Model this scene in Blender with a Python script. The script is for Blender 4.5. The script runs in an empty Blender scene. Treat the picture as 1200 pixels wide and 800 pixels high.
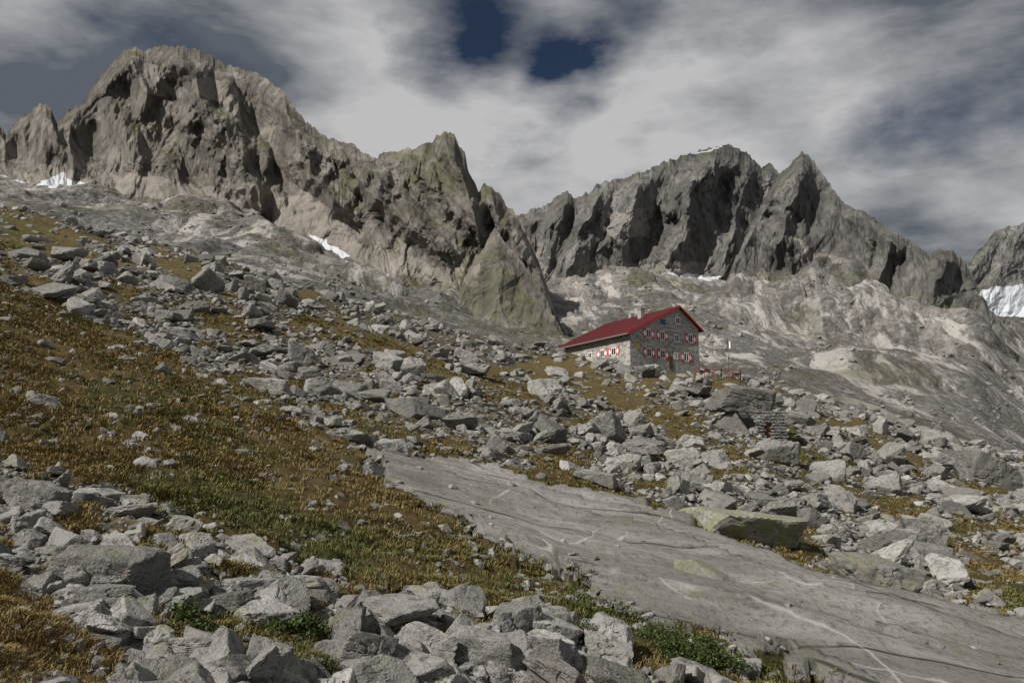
import bpy, bmesh, math, numpy as np
from mathutils import Vector, Matrix
rs = np.random.RandomState(7)
scene = bpy.context.scene
F = 933.0; TH = math.radians(10.3); CAMZ = 2.4
cT, sT = math.cos(TH), math.sin(TH)

# ---------- survey helpers : bearing / elevation of photographed points -> world ----------
def ray(px, py):
    a = (np.asarray(px, float)-600)/F; b = (400-np.asarray(py, float))/F
    y = cT-b*sT; z = sT+b*cT
    return a/y, z/y
def proj(x, y, z):
    d = np.maximum(y*cT+(z-CAMZ)*sT, 0.05); up = -y*sT+(z-CAMZ)*cT
    return 600+F*x/d, 400-F*up/d
def sm(a, b, x):
    t = np.clip((x-a)/(b-a), 0, 1); return t*t*(3-2*t)

# ---------- numpy noise ----------
def _h(i, j, k, s):
    n = (i*374761393+j*668265263+k*2147483647+s*1274126177) & 0xffffffff
    n = ((n ^ (n >> 13))*1274126177) & 0xffffffff
    n = ((n ^ (n >> 16))*2246822519) & 0xffffffff
    return ((n ^ (n >> 15)) & 0xffff)/32767.5-1.0
def vn(x, y, z=0.0, s=0):
    x, y, z = np.broadcast_arrays(np.asarray(x, float), y, z)
    xi = np.floor(x).astype(np.int64); yi = np.floor(y).astype(np.int64); zi = np.floor(z).astype(np.int64)
    fx = x-xi; fy = y-yi; fz = z-zi
    fx = fx**3*(fx*(fx*6-15)+10); fy = fy**3*(fy*(fy*6-15)+10); fz = fz**3*(fz*(fz*6-15)+10)
    def L(a, b, t): return a+(b-a)*t
    flat = not np.any(zi) and not np.any(fz)
    r0 = L(L(_h(xi, yi, zi, s), _h(xi+1, yi, zi, s), fx), L(_h(xi, yi+1, zi, s), _h(xi+1, yi+1, zi, s), fx), fy)
    if flat: return r0
    r1 = L(L(_h(xi, yi, zi+1, s), _h(xi+1, yi, zi+1, s), fx), L(_h(xi, yi+1, zi+1, s), _h(xi+1, yi+1, zi+1, s), fx), fy)
    return L(r0, r1, fz)
def fbm(x, y, z=0.0, o=5, s=0, g=.5):
    a = 1.; t = 0; r = 0; f = 1.
    for i in range(o):
        r = r+a*vn(x*f+i*17.3, np.asarray(y)*f+i*9.1, np.asarray(z)*f, s+i); t += a; a *= g; f *= 2.03
    return r/t*1.5
def ridged(x, y, o=4, s=0, g=.5):
    a = 1.; t = 0; r = 0; f = 1.
    for i in range(o):
        r = r+a*(1-np.abs(vn(x*f+i*7.7, y*f+i*3.3, 0.0, s+i))*1.6); t += a; a *= g; f *= 2.1
    return r/t
def cells(x, y, s=0, e=.36):
    """faceted relief : every cell is a tilted plane around its own summit (granite buttress faces)"""
    xi = np.floor(x).astype(np.int64); yi = np.floor(y).astype(np.int64); best = np.full(np.shape(x), -9.)
    for dx in (-1, 0, 1):
        for dy in (-1, 0, 1):
            cx = xi+dx; cy = yi+dy; z0 = np.zeros_like(cx)
            px = cx+.5+.5*_h(cx, cy, z0, s); py = cy+.5+.5*_h(cx, cy, z0, s+1); hh = .30*_h(cx, cy, z0, s+2)
            ax = x-px; ay = y-py; k = .5*_h(cx, cy, z0, s+3)
            d = np.maximum(np.abs(ax+k*ay), np.where(ay < 0, -ay*e*.7, ay*e*1.3))
            best = np.maximum(best, hh-d)
    return best
def inpoly(px, py, poly):
    c = np.zeros(np.shape(px), bool); n = len(poly)
    for i in range(n):
        x1, y1 = poly[i]; x2, y2 = poly[(i+1) % n]
        if y1 == y2: continue
        c ^= ((y1 > py) != (y2 > py)) & (px < (x2-x1)*(py-y1)/(y2-y1)+x1)
    return c
def inany(px, py, polys):
    m = np.zeros(np.shape(px), bool)
    for p in polys: m |= inpoly(px, py, p)
    return m

# ---------- mesh helpers ----------
def np_mesh(name, V, Fc, attrs=None, mat=None, smooth=False, parent=None):
    me = bpy.data.meshes.new(name)
    V = np.ascontiguousarray(V, np.float32); Fc = np.ascontiguousarray(Fc, np.int32)
    k = Fc.shape[1]; n = len(Fc)
    me.vertices.add(len(V)); me.vertices.foreach_set('co', V.ravel())
    me.loops.add(n*k); me.loops.foreach_set('vertex_index', Fc.ravel())
    me.polygons.add(n); me.polygons.foreach_set('loop_start', np.arange(n, dtype=np.int32)*k)
    me.update(calc_edges=True)
    me.polygons.foreach_set('use_smooth', np.full(n, smooth, bool))
    for a, v in (attrs or {}).items():
        at = me.attributes.new(a, 'FLOAT', 'POINT'); at.data.foreach_set('value', np.ascontiguousarray(v, np.float32).ravel())
    if mat: me.materials.append(mat)
    ob = bpy.data.objects.new(name, me); scene.collection.objects.link(ob)
    if parent: ob.parent = parent
    return ob
def grid_faces(nr, nc):
    i = np.arange(nr*nc).reshape(nr, nc)
    return np.stack([i[:-1, :-1], i[:-1, 1:], i[1:, 1:], i[1:, :-1]], -1).reshape(-1, 4)

# ---------- node helper ----------
class T:
    def __init__(s, nt): s.t = nt; nt.nodes.clear()
    def n(s, typ, ins=None, **pr):
        nd = s.t.nodes.new(typ)
        for k, v in pr.items(): setattr(nd, k, v)
        for k, v in (ins or {}).items(): s.set(nd.inputs[k], v)
        return nd
    def set(s, sock, v):
        if isinstance(v, bpy.types.NodeSocket): s.t.links.new(v, sock)
        elif isinstance(v, (tuple, list)) and len(v) == 3 and sock.type == 'RGBA': sock.default_value = (*v, 1)
        else: sock.default_value = v
    def mix(s, f, a, b, bt='MIX'):
        m = s.n('ShaderNodeMix', data_type='RGBA', blend_type=bt); s.set(m.inputs[0], f); s.set(m.inputs[6], a); s.set(m.inputs[7], b); return m.outputs[2]
    def math(s, op, a, b=0.0, clamp=False):
        m = s.n('ShaderNodeMath', operation=op, use_clamp=clamp); s.set(m.inputs[0], a); s.set(m.inputs[1], b); return m.outputs[0]
    def rng(s, v, a, b, c=0., d=1.):
        m = s.n('ShaderNodeMapRange')
        for i, q in enumerate((v, a, b, c, d)): s.set(m.inputs[i], q)
        return m.outputs[0]
    def noise(s, vec, sc, det=5, rough=.55, dist=0.):
        return s.n('ShaderNodeTexNoise', {'Vector': vec, 'Scale': sc, 'Detail': det, 'Roughness': rough, 'Distortion': dist}).outputs[0]
    def vor(s, vec, sc, feat='F1', out='Distance', rand=1.):
        return s.n('ShaderNodeTexVoronoi', {'Vector': vec, 'Scale': sc, 'Randomness': rand}, feature=feat).outputs[out]
    def map(s, vec, scale=(1, 1, 1), rot=(0, 0, 0), loc=(0, 0, 0)):
        return s.n('ShaderNodeMapping', {'Vector': vec, 'Scale': scale, 'Rotation': rot, 'Location': loc}).outputs[0]
    def warp(s, vec, sc, amt):
        c = s.n('ShaderNodeTexNoise', {'Vector': vec, 'Scale': sc, 'Detail': 4}).outputs[1]
        a = s.n('ShaderNodeVectorMath', {0: c, 1: (.5, .5, .5)}, operation='SUBTRACT').outputs[0]
        b = s.n('ShaderNodeVectorMath', {0: a, 'Scale': amt}, operation='SCALE').outputs[0]
        return s.n('ShaderNodeVectorMath', {0: vec, 1: b}, operation='ADD').outputs[0]
    def attr(s, name): return s.n('ShaderNodeAttribute', attribute_name=name).outputs['Fac']
    def bump(s, h, st, di, nrm=None):
        b = s.n('ShaderNodeBump', {'Height': h, 'Strength': st, 'Distance': di})
        if nrm is not None: s.set(b.inputs['Normal'], nrm)
        return b.outputs[0]
    def out(s, col, nrm=None, rough=.9, spec=.2):
        b = s.n('ShaderNodeBsdfPrincipled'); s.set(b.inputs['Base Color'], col); s.set(b.inputs['Roughness'], rough); b.inputs['Specular IOR Level'].default_value = spec
        if nrm is not None: s.set(b.inputs['Normal'], nrm)
        o = s.n('ShaderNodeOutputMaterial'); s.t.links.new(b.outputs[0], o.inputs[0]); return b
def newmat(name):
    m = bpy.data.materials.new(name); m.use_nodes = True; return m, T(m.node_tree)
def pos(t): return t.n('ShaderNodeNewGeometry').outputs['Position']
def plain(name, col, rough=.7, var=.15, sc=3.):
    m, t = newmat(name); p = pos(t); n = t.noise(p, sc, 4)
    c = t.mix(n, tuple(x*(1-var) for x in col), tuple(min(1, x*(1+var)) for x in col)); t.out(c, None, rough); return m

# ---------- materials ----------
def mat_rock(name='granite_boulder', lich=.7, th=.545):
    m, t = newmat(name); p = pos(t); tone = t.attr('tone')
    a = t.noise(p, .9, 6, .65); b = t.noise(p, 6., 6, .72); c = t.noise(p, 60., 3, .6)
    col = t.mix(tone, (.095, .092, .086), (.40, .388, .365))
    col = t.mix(t.rng(a, .42, .64, 0, .75), col, (.16, .153, .14))
    col = t.mix(t.rng(b, .50, .63, 0, .8), col, (.062, .060, .055))
    col = t.mix(t.rng(c, .5, .7, 0, .35), col, (.50, .49, .465))
    l1 = t.noise(p, 2.3, 7, .72, .4)
    lf = t.math('MULTIPLY', t.rng(l1, th, th+.10, 0, lich), t.rng(tone, .1, .8, .3, 1.))
    col = t.mix(lf, col, (.225, .235, .115))
    col = t.mix(t.rng(t.noise(p, 1.7, 4, .6, .2), .62, .76, 0, .5), col, (.25, .185, .125))
    h = t.math('ADD', t.math('MULTIPLY', b, .85), t.math('MULTIPLY', c, .15))
    t.out(col, t.bump(h, .8, .10), .92); return m
M_rock = mat_rock(); M_lich = mat_rock('lichen_covered_granite', .8, .44)

def mat_ground():
    m, t = newmat('alpine_ground'); p = pos(t)
    g = t.attr('grass'); sl = t.attr('slab'); gr = t.attr('green')
    v1 = t.vor(p, 2.2); v2 = t.vor(p, 9.); vc = t.n('ShaderNodeTexVoronoi', {'Vector': p, 'Scale': 2.2}).outputs['Color']
    sep = t.n('ShaderNodeSeparateColor', {'Color': vc}).outputs[0]
    rub = t.mix(sep, (.085, .081, .072), (.29, .28, .26))
    rub = t.mix(t.rng(v1, .28, .6), rub, (.025, .022, .017))
    rub = t.mix(t.rng(t.noise(p, .3, 6, .65), .46, .60), rub, (.10, .075, .038))
    # grass
    n1 = t.noise(p, .35, 6, .65); n2 = t.noise(p, 9., 6, .8); n3 = t.noise(p, 1.3, 9, .78)
    gc = t.mix(t.rng(n2, .35, .65), (.060, .044, .018), (.215, .150, .060))
    gc = t.mix(t.rng(n3, .40, .62, 0, .85), gc, (.115, .085, .038))
    gc = t.mix(t.rng(t.noise(p, .9, 8, .75), .54, .66, 0, .85), gc, (.245, .195, .105))
    gcol = t.mix(t.rng(n2, .3, .7), (.028, .037, .012), (.105, .115, .038))
    gf = t.math('ADD', gr, t.rng(n1, .50, .68, 0, .65), True)
    gc = t.mix(gf, gc, gcol)
    ston = t.math('MULTIPLY', t.rng(t.vor(p, 1.6), .22, .16, 0, 1), t.rng(t.noise(p, .5, 4), .48, .56))
    gc = t.mix(ston, gc, (.30, .29, .265))
    # slab : ice-smoothed granite with long parallel cracks and quartz veins
    pw = t.warp(p, .35, .5)
    s1 = t.noise(t.map(pw, (.22, 1.1, 1.), (0, 0, math.radians(-4))), .9, 10, .70); s2 = t.noise(p, 7., 9, .80); s3 = t.noise(t.map(p, (.6, 1., 1)), .5, 8, .7)
    sc = t.mix(t.rng(s1, .38, .60), (.215, .208, .193), (.41, .395, .37))
    sc = t.mix(t.rng(s3, .47, .60, 0, .7), sc, (.215, .197, .17))
    sc = t.mix(t.rng(s2, .50, .62, 0, .75), sc, (.11, .105, .096))
    sc = t.mix(t.rng(t.noise(p, 1.6, 8, .75), .54, .64, 0, .45), sc, (.20, .21, .11))
    cracks = None
    for k, (rt, scl, off) in enumerate(((-5, .42, 0.), (-10, .27, 5.), (28, .13, 9.))):
        q = t.n('ShaderNodeSeparateXYZ', {0: t.map(pw, (1, 1, 1), (0, 0, math.radians(rt)), (off, off, 0))}).outputs[1]
        fq = t.math('FRACT', t.math('MULTIPLY', q, scl)); d = t.rng(t.math('ABSOLUTE', t.math('SUBTRACT', fq, .5)), .0, .012*(scl/.5)+.006, 1, 0)
        d = t.math('MULTIPLY', d, t.rng(t.noise(p, .4+.13*k, 3), .46, .54))
        cracks = d if cracks is None else t.math('MAXIMUM', cracks, d)
    sc = t.mix(t.math('MULTIPLY', cracks, .85), sc, (.035, .032, .026))
    ve = t.noise(t.map(t.warp(p, 1.2, .4), (.5, .3, .5), (0, 0, .5)), .45, 1.5, .5)
    vein = t.rng(t.math('ABSOLUTE', t.math('SUBTRACT', ve, .5)), .0, .0055, 1, 0)
    vein = t.math('MULTIPLY', vein, t.rng(t.noise(p, .35, 3), .45, .53))
    ve2 = t.noise(t.map(t.warp(p, 1.5, .4), (.3, .6, .5), (0, 0, -.9), (4, 8, 0)), .6, 1.5, .5)
    vein2 = t.math('MULTIPLY', t.rng(t.math('ABSOLUTE', t.math('SUBTRACT', ve2, .5)), .0, .004, 1, 0), t.rng(t.noise(p, .45, 3), .50, .56))
    sc = t.mix(t.math('MULTIPLY', t.math('MAXIMUM', vein, vein2), .75), sc, (.66, .64, .60))
    gm = t.rng(t.math('ADD', g, t.math('MULTIPLY', t.math('SUBTRACT', n3, .5), 1.9)), .36, .52)
    col = t.mix(gm, rub, gc)
    slm = t.rng(t.math('ADD', sl, t.math('MULTIPLY', t.math('SUBTRACT', n3, .5), .9)), .42, .52)
    col = t.mix(slm, col, sc)
    hr = t.math('ADD', t.math('MULTIPLY', t.math('SUBTRACT', 1., v1), .14), t.math('MULTIPLY', t.math('SUBTRACT', 1., v2), .03))
    hg = t.math('ADD', t.math('MULTIPLY', n2, .10), t.math('MULTIPLY', n3, .34))
    hs = t.math('SUBTRACT', t.math('ADD', t.math('MULTIPLY', s1, .22), t.math('MULTIPLY', s2, .10)), t.math('MULTIPLY', cracks, .10))
    h = t.n('ShaderNodeMix'); t.set(h.inputs[0], gm); t.set(h.inputs[2], hr); t.set(h.inputs[3], hg)
    h2 = t.n('ShaderNodeMix'); t.set(h2.inputs[0], slm); t.set(h2.inputs[2], h.outputs[0]); t.set(h2.inputs[3], hs)
    t.out(col, t.bump(h2.outputs[0], 1., 1.), .95, .1); return m

def mat_mountain(name, c1, c2, green=.5, sc=1., tilt=.5):
    m, t = newmat(name); g = t.n('ShaderNodeNewGeometry'); p = g.outputs['Position']
    nz = t.n('ShaderNodeSeparateXYZ', {0: g.outputs['Normal']}).outputs[2]
    pw = t.warp(p, .010*sc, 40/sc)
    big = t.noise(p, .010*sc, 7, .65, .3); st = t.noise(t.map(pw, (.070*sc, .070*sc, .018*sc), (0, tilt, 0)), 1., 10, .66)
    st2 = t.noise(t.map(pw, (.10*sc, .10*sc, .030*sc), (0, -tilt*.7, 0)), 1., 9, .66)
    med = t.noise(pw, .06*sc, 9, .72, .1); fine = t.noise(p, .4*sc, 6, .75)
    col = t.mix(t.rng(st, .40, .60), c1, c2)
    col = t.mix(t.rng(big, .40, .56, 0, .65), col, tuple(x*.72 for x in c1))
    col = t.mix(t.rng(st2, .53, .62, 0, .65), col, tuple(x*.42 for x in c1))
    col = t.mix(t.rng(med, .55, .65, 0, .45), col, tuple(x*1.2 for x in c2))
    col = t.mix(t.rng(fine, .53, .66, 0, .4), col, tuple(x*.5 for x in c1))
    gf = t.math('MULTIPLY', t.rng(nz, .5, .72), t.rng(t.noise(p, .03*sc, 8, .75), .48, .6, 0, green))
    col = t.mix(gf, col, (.105, .105, .05))
    pal = t.math('MULTIPLY', t.attr('pale'), t.rng(med, .35, .6, 1., .3))
    col = t.mix(pal, col, (.38, .345, .31))
    grn = t.math('MULTIPLY', t.attr('mossy'), t.rng(med, .4, .62, .05, .8))
    col = t.mix(grn, col, (.12, .13, .055))
    snow = t.rng(t.math('ADD', t.attr('snow'), t.math('MULTIPLY', t.math('SUBTRACT', med, .5), .8)), .45, .6)
    col = t.mix(snow, col, (.50, .52, .545))
    h = t.math('ADD', t.math('MULTIPLY', st, 4.5/sc), t.math('MULTIPLY', st2, 4./sc))
    h = t.math('ADD', h, t.math('ADD', t.math('MULTIPLY', med, 2.5/sc), t.math('MULTIPLY', fine, .8/sc)))
    h = t.math('MULTIPLY', h, t.rng(snow, 0, 1, 1, .15))
    t.out(col, t.bump(h, 1., 1.), .95, .1); return m

def mat_scree():
    m, t = newmat('scree_slope'); g = t.n('ShaderNodeNewGeometry'); p = g.outputs['Position']
    n0 = t.noise(p, .012, 8, .7, .4); n1 = t.noise(p, .10, 8, .75); v = t.vor(p, .30); vc = t.n('ShaderNodeTexVoronoi', {'Vector': p, 'Scale': .30}).outputs['Color']
    sp = t.n('ShaderNodeSeparateColor', {'Color': vc}).outputs[0]
    col = t.mix(sp, (.135, .131, .122), (.27, .262, .247))
    big = t.noise(p, .018, 8, .7, .2)
    col = t.mix(t.rng(big, .42, .54, .7, 0), col, (.115, .11, .102))
    col = t.mix(t.rng(n1, .46, .60, 0, .7), col, (.085, .081, .074))
    st = t.noise(t.map(t.warp(p, .01, 40), (.05, .010, .02), (0, 0, .5)), 1., 9, .7)
    smooth_ = t.rng(st, .49, .56)
    col = t.mix(t.math('MULTIPLY', smooth_, .85), col, t.mix(n1, (.30, .285, .265), (.44, .415, .39)))
    col = t.mix(t.rng(n0, .51, .59, 0, .6), col, (.105, .098, .055))
    col = t.mix(t.math('MULTIPLY', t.attr('pale'), t.rng(n1, .35, .6, 1., .2)), col, (.44, .405, .37))
    col = t.mix(t.math('MULTIPLY', t.attr('mossy'), t.rng(n1, .4, .6, .0, .7)), col, (.125, .12, .065))
    snow = t.rng(t.math('ADD', t.attr('snow'), t.math('MULTIPLY', t.math('SUBTRACT', n1, .5), .8)), .45, .6)
    col = t.mix(snow, col, (.50, .52, .545))
    h = t.math('ADD', t.math('MULTIPLY', n1, 4.), t.math('MULTIPLY', t.math('SUBTRACT', 1., v), 1.6))
    h = t.math('MULTIPLY', h, t.rng(smooth_, 0, 1, 1, .5))
    h = t.math('MULTIPLY', h, t.rng(snow, 0, 1, 1, .1))
    t.out(col, t.bump(h, 1., 1.), .95, .1); return m
M_scree = mat_scree()
M_mtL = mat_mountain('left_massif_rock', (.128, .117, .103), (.285, .264, .235), .7, 1., .45)
M_mtR = mat_mountain('right_massif_rock', (.108, .104, .099), (.245, .237, .224), .35, 1., -.35)

# ---------- near ground ----------
cr_px = np.array([-500, -200, 0, 100, 250, 400, 520, 600, 650, 740, 820, 870, 930, 1050, 1200, 1400, 1700])
cr_py = np.array([110, 190, 243, 268, 303, 352, 386, 404, 414, 427, 435, 445, 464, 494, 532, 585, 670])
ucr, vcr = ray(cr_px, cr_py)
def ground_z(x, y):
    s = .08+.12*(1-np.exp(-np.maximum(y, 0)/60))/.885
    u = x/np.maximum(y, 20.)
    A = np.interp(u, ucr, vcr-.1855)
    w = sm(30, 100, y)
    z = y*s+(1-w)*(-.25*x)+w*y*A
    q = np.maximum(y-140, 0); z = z-.6*q*q/(q+15)
    z = z+fbm(x/16, y/16, 0., 3, 5)*.8*sm(8, 50, y)+fbm(x/4., y/4., 0., 4, 9)*.18
    return z
grass_polys = [
 [(-400,230),(-100,330),(0,335),(60,350),(120,375),(200,412),(280,455),(350,492),(430,532),(450,562),(520,592),(560,640),(640,680),(750,742),(850,770),(880,800),(760,790),(700,757),(620,735),(560,722),(480,690),(400,672),(280,640),(180,600),(90,572),(0,545),(-400,470)],
 [(-300,640),(0,688),(60,730),(140,780),(160,830),(-300,900)],
 [(180,715),(260,712),(380,760),(400,800),(300,810),(190,770)],
 [(-300,150),(0,238),(100,265),(130,300),(60,300),(0,295),(-300,220)],
 [(130,290),(200,300),(260,330),(200,330)],
 [(330,372),(400,380),(480,408),(560,440),(500,440),(420,410)],
 [(510,430),(600,445),(650,470),(560,465)],
 [(640,428),(720,452),(800,480),(850,520),(790,515),(720,480)],
 [(480,520),(560,535),(660,560),(760,590),(850,625),(920,655),(1010,695),(960,690),(860,655),(760,620),(640,590),(540,555)],
 [(890,505),(960,520),(1010,545),(960,560),(910,535)],
 [(970,560),(1040,575),(1110,610),(1060,615),(990,590)],
 [(1080,640),(1160,650),(1250,690),(1250,720),(1130,700)],
 [(820,745),(900,765),(980,800),(1060,830),(900,860),(830,800)],
 [(1130,600),(1250,610),(1250,640),(1160,630)],
 [(200,355),(300,375),(330,410),(250,400)],
 [(400,480),(470,500),(520,520),(430,510)],
]
green_polys = [[(180,705),(260,700),(400,750),(400,800),(300,820),(170,780)], [(890,500),(970,515),(1020,550),(960,560)],
 [(60,520),(260,560),(420,640),(470,700),(300,640),(120,580)], [(830,735),(900,748),(1000,790),(900,830)], [(640,680),(760,730),(850,780),(700,760)], [(1130,690),(1250,700),(1250,740)], [(-50,240),(60,262),(60,285),(-50,270)],[(40,420),(200,470),(300,520),(100,480)]]
slab_polys = [[(430,541),(520,552),(600,566),(700,586),(800,617),(900,652),(1000,690),(1100,720),(1260,758),(1500,830),(1400,940),(1100,900),(950,815),(860,765),(760,736),(690,708),(600,657),(550,618),(480,584)]]
def masks(x, y, z):
    px, py = proj(x, y, z)
    wx = px+fbm(x*.5, y*.5, 0., 3, 31)*22*sm(1, 12, y)+fbm(px/25, py/14, 0., 3, 77)*14
    wy = py+fbm(x*.5+40, y*.5, 0., 3, 33)*14+fbm(px/25+9, py/14, 0., 3, 78)*10
    g = inany(wx, wy, grass_polys).astype(float)
    patch = (fbm(px/45, py/15, 0., 4, 55) > .38) & (py > 300)
    g = np.maximum(g, patch*.7)
    gr = inany(wx, wy, green_polys).astype(float)*.5
    sx = px+fbm(px/30, py/14, 0., 3, 41)*14; sy = py+fbm(px/30+5, py/14, 0., 3, 42)*6
    sl = inany(sx, sy, slab_polys).astype(float)
    return px, py, g*(1-sl), gr, sl
NR, NC = 700, 850
yy = -3+np.expm1(np.linspace(0, np.log(235.), NR))
ss = np.linspace(-1.0, 1.0, NC)
Y = np.repeat(yy[:, None], NC, 1); X = ss[None, :]*(Y+9)
Z = ground_z(X, Y)
px, py, g, gr, sl = masks(X, Y, Z)
stp = (Y*.30+.05*X+fbm(X*.12, Y*.3, 0., 3, 62)*.7); stp = (stp-np.floor(stp))
Zg = Z+sl*(.10+.20*(ridged(X*.10, Y*.35, 4, 61)-.3)+.30*np.clip((stp-.12)/.88, 0, 1)**1.5)*sm(2, 8, Y)+g*.14*np.abs(fbm(X*1.4, Y*1.4, 0., 4, 63))+(1-g)*(1-sl)*.06*fbm(X*3, Y*3, 0., 2, 64)
ground = np_mesh('ground', np.stack([X, Y, Zg], -1).reshape(-1, 3), grid_faces(NR, NC), {'grass': g, 'green': gr, 'slab': sl}, mat_ground(), True)

def cellw(px, py):
    ax = px[1:, 1:]-px[:-1, :-1]; ay = py[1:, 1:]-py[:-1, :-1]; bx = px[1:, :-1]-px[:-1, 1:]; by = py[1:, :-1]-py[:-1, 1:]
    return .5*(ax*by-ay*bx)
W = np.abs(cellw(px, py))
inf = (px[:-1, :-1] > -260) & (px[:-1, :-1] < 1460) & (py[:-1, :-1] < 900) & (py[:-1, :-1] > 100) & (Y[:-1, :-1] > 2.5)
W = np.where(inf, np.minimum(W, 60), 0)
def sample(n, w, seed):
    r = np.random.RandomState(seed); c = np.cumsum(w.ravel()); idx = np.searchsorted(c, r.rand(n)*c[-1])
    i, j = np.unravel_index(np.minimum(idx, w.size-1), w.shape); a = r.rand(n); b = r.rand(n)
    y = Y[i, j]*(1-a)+Y[i+1, j]*a
    sx_ = ss[j]+(ss[1]-ss[0])*b; x = sx_*(y+9)
    z = Zg[i, j]*(1-a)*(1-b)+Zg[i+1, j]*a*(1-b)+Zg[i, j+1]*(1-a)*b+Zg[i+1, j+1]*a*b
    return x, y, z, i, j

# ---------- rocks ----------
def ico(sub):
    bm = bmesh.new(); bmesh.ops.create_icosphere(bm, subdivisions=sub, radius=1)
    v = np.array([q.co[:] for q in bm.verts]); f = np.array([[w.index for w in q.verts] for q in bm.faces]); bm.free(); return v, f
ICO = {s: ico(s) for s in (2, 3, 4, 5)}
def rock_shape(seed, sub, flat=None, rough=1.):
    r = np.random.RandomState(seed+1000); v, f = ICO[sub]
    nn = r.randint(4, 9)
    n = r.randn(nn, 3); n /= np.linalg.norm(n, axis=1)[:, None]; d = r.uniform(.5, .95, nn)
    ax = np.array([[1,0,0],[-1,0,0],[0,1,0],[0,-1,0],[0,0,1],[0,0,-1]], float)+r.randn(6, 3)*.22
    ax /= np.linalg.norm(ax, axis=1)[:, None]
    n = np.vstack([n, ax]); d = np.concatenate([d, r.uniform(.5, .8, 6)])
    dot = v@n.T; q = np.where(dot > .05, d/np.maximum(dot, .05), 9.)
    k = 90.; rad = -np.log(np.sum(np.exp(-k*np.minimum(q, 3)), 1))/k; rad = np.minimum(rad, 1.3)
    if sub >= 4:
        rad = rad+.05*rough*fbm(v[:, 0]*2+seed, v[:, 1]*2, v[:, 2]*2, 5, seed, .55)
        rad = rad-.05*rough*(np.abs(vn(v[:, 0]*2.2+seed, v[:, 1]*2.2, v[:, 2]*2.2, seed+5)) < .05)
    p = v*rad[:, None]
    sc = np.array([1., r.uniform(.55, .95), r.uniform(.28, .85) if flat is None else flat])
    return p*sc, f
NB = 26
BASE = {s: [rock_shape(k, s) for k in range(NB)] for s in (2, 3, 4, 5)}
def rotm(az, tilt, taz):
    ca, sa = np.cos(az), np.sin(az); R1 = np.zeros((len(az), 3, 3)); R1[:, 0, 0] = ca; R1[:, 0, 1] = -sa; R1[:, 1, 0] = sa; R1[:, 1, 1] = ca; R1[:, 2, 2] = 1
    kx, ky = np.cos(taz), np.sin(taz); c, s = np.cos(tilt), np.sin(tilt); C = 1-c
    R2 = np.zeros_like(R1)
    R2[:, 0, 0] = c+kx*kx*C; R2[:, 0, 1] = kx*ky*C; R2[:, 0, 2] = ky*s; R2[:, 1, 0] = kx*ky*C; R2[:, 1, 1] = c+ky*ky*C; R2[:, 1, 2] = -kx*s
    R2[:, 2, 0] = -ky*s; R2[:, 2, 1] = kx*s; R2[:, 2, 2] = c
    return R2@R1
def bake_rocks(name, x, y, z, rad, lod, tone, mat, tiltmax=.5, seed=3):
    r = np.random.RandomState(seed); n = len(x); R = rotm(r.rand(n)*6.283, r.rand(n)**1.3*tiltmax, r.rand(n)*6.283); bi = r.randint(0, NB, n)
    P = np.stack([x, y, z], -1); VV = []; FF = []; TT = []; off = 0
    for s in (2, 3, 4, 5):
        for k in range(NB):
            q = np.where((lod == s) & (bi == k))[0]
            if len(q) == 0: continue
            bv, bf = BASE[s][k]
            v = np.einsum('nij,vj->nvi', R[q]*rad[q][:, None, None], bv)+P[q][:, None, :]
            VV.append(v.reshape(-1, 3)); FF.append((bf[None]+(np.arange(len(q))*len(bv))[:, None, None]+off).reshape(-1, 3)); TT.append(np.repeat(tone[q], len(bv)))
            off += len(q)*len(bv)
    print(name, 'rocks', n, 'tris', sum(map(len, FF)))
    return np_mesh(name, np.vstack(VV), np.vstack(FF), {'tone': np.concatenate(TT)}, mat)

HX, HY, HZ, HPHI = 19.25, 128., 22.0, math.radians(35)
def in_hut(x, y, m=1.0):
    dx, dy = x-HX, y-HY; a = dx*math.cos(HPHI)+dy*math.sin(HPHI); b = -dx*math.sin(HPHI)+dy*math.cos(HPHI)
    return (a > -m) & (a < 17+m) & (b > -m) & (b < 18.5+m)

gc_, slc = g[:-1, :-1], sl[:-1, :-1]; pyc = py[:-1, :-1]; pxc = px[:-1, :-1]
clus = .14+.6*(fbm(pxc/40, pyc/16, 0., 3, 88) > .30)
dens = W*np.where(slc > .5, .008, np.where(gc_ > .5, clus*.5, 1.))
N = 42000
x, y, z, i, j = sample(N, dens, 11)
r = np.random.RandomState(5)
ppy = py[i, j]; isg = (g[i, j] > .5) | (sl[i, j] > .5)
spx = 3.7*(1-r.rand(N)*.9985)**(-1/2.0); spx = np.minimum(spx, 42)
spx *= 1+.9*sm(600, 800, ppy); spx = np.where(isg, np.minimum(spx*1.1, 18), spx)
rad = spx*.5*np.hypot(x, y)/F*1.35; rad = np.clip(rad, .03, 1.8)
ppx_, ppy_ = proj(x, y, z); nearslab = inany(ppx_, ppy_+spx*.8, slab_polys) | inany(ppx_, ppy_-spx*.6, slab_polys)
rad = np.where(nearslab, np.minimum(rad, .009*np.hypot(x, y)), rad)
ok = ~in_hut(x, y, 1.5)
tone = np.clip(r.normal(.50, .31, N), 0, 1)
lod = np.where(spx > 55, 5, np.where(spx > 20, 4, np.where(spx > 8.5, 3, 2)))
zz = z+rad*np.where(isg, r.uniform(-.2, .08, N), r.uniform(-.1, .40, N))
bake_rocks('boulder_field', x[ok], y[ok], zz[ok], rad[ok], lod[ok], tone[ok], M_rock, .9)

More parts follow.
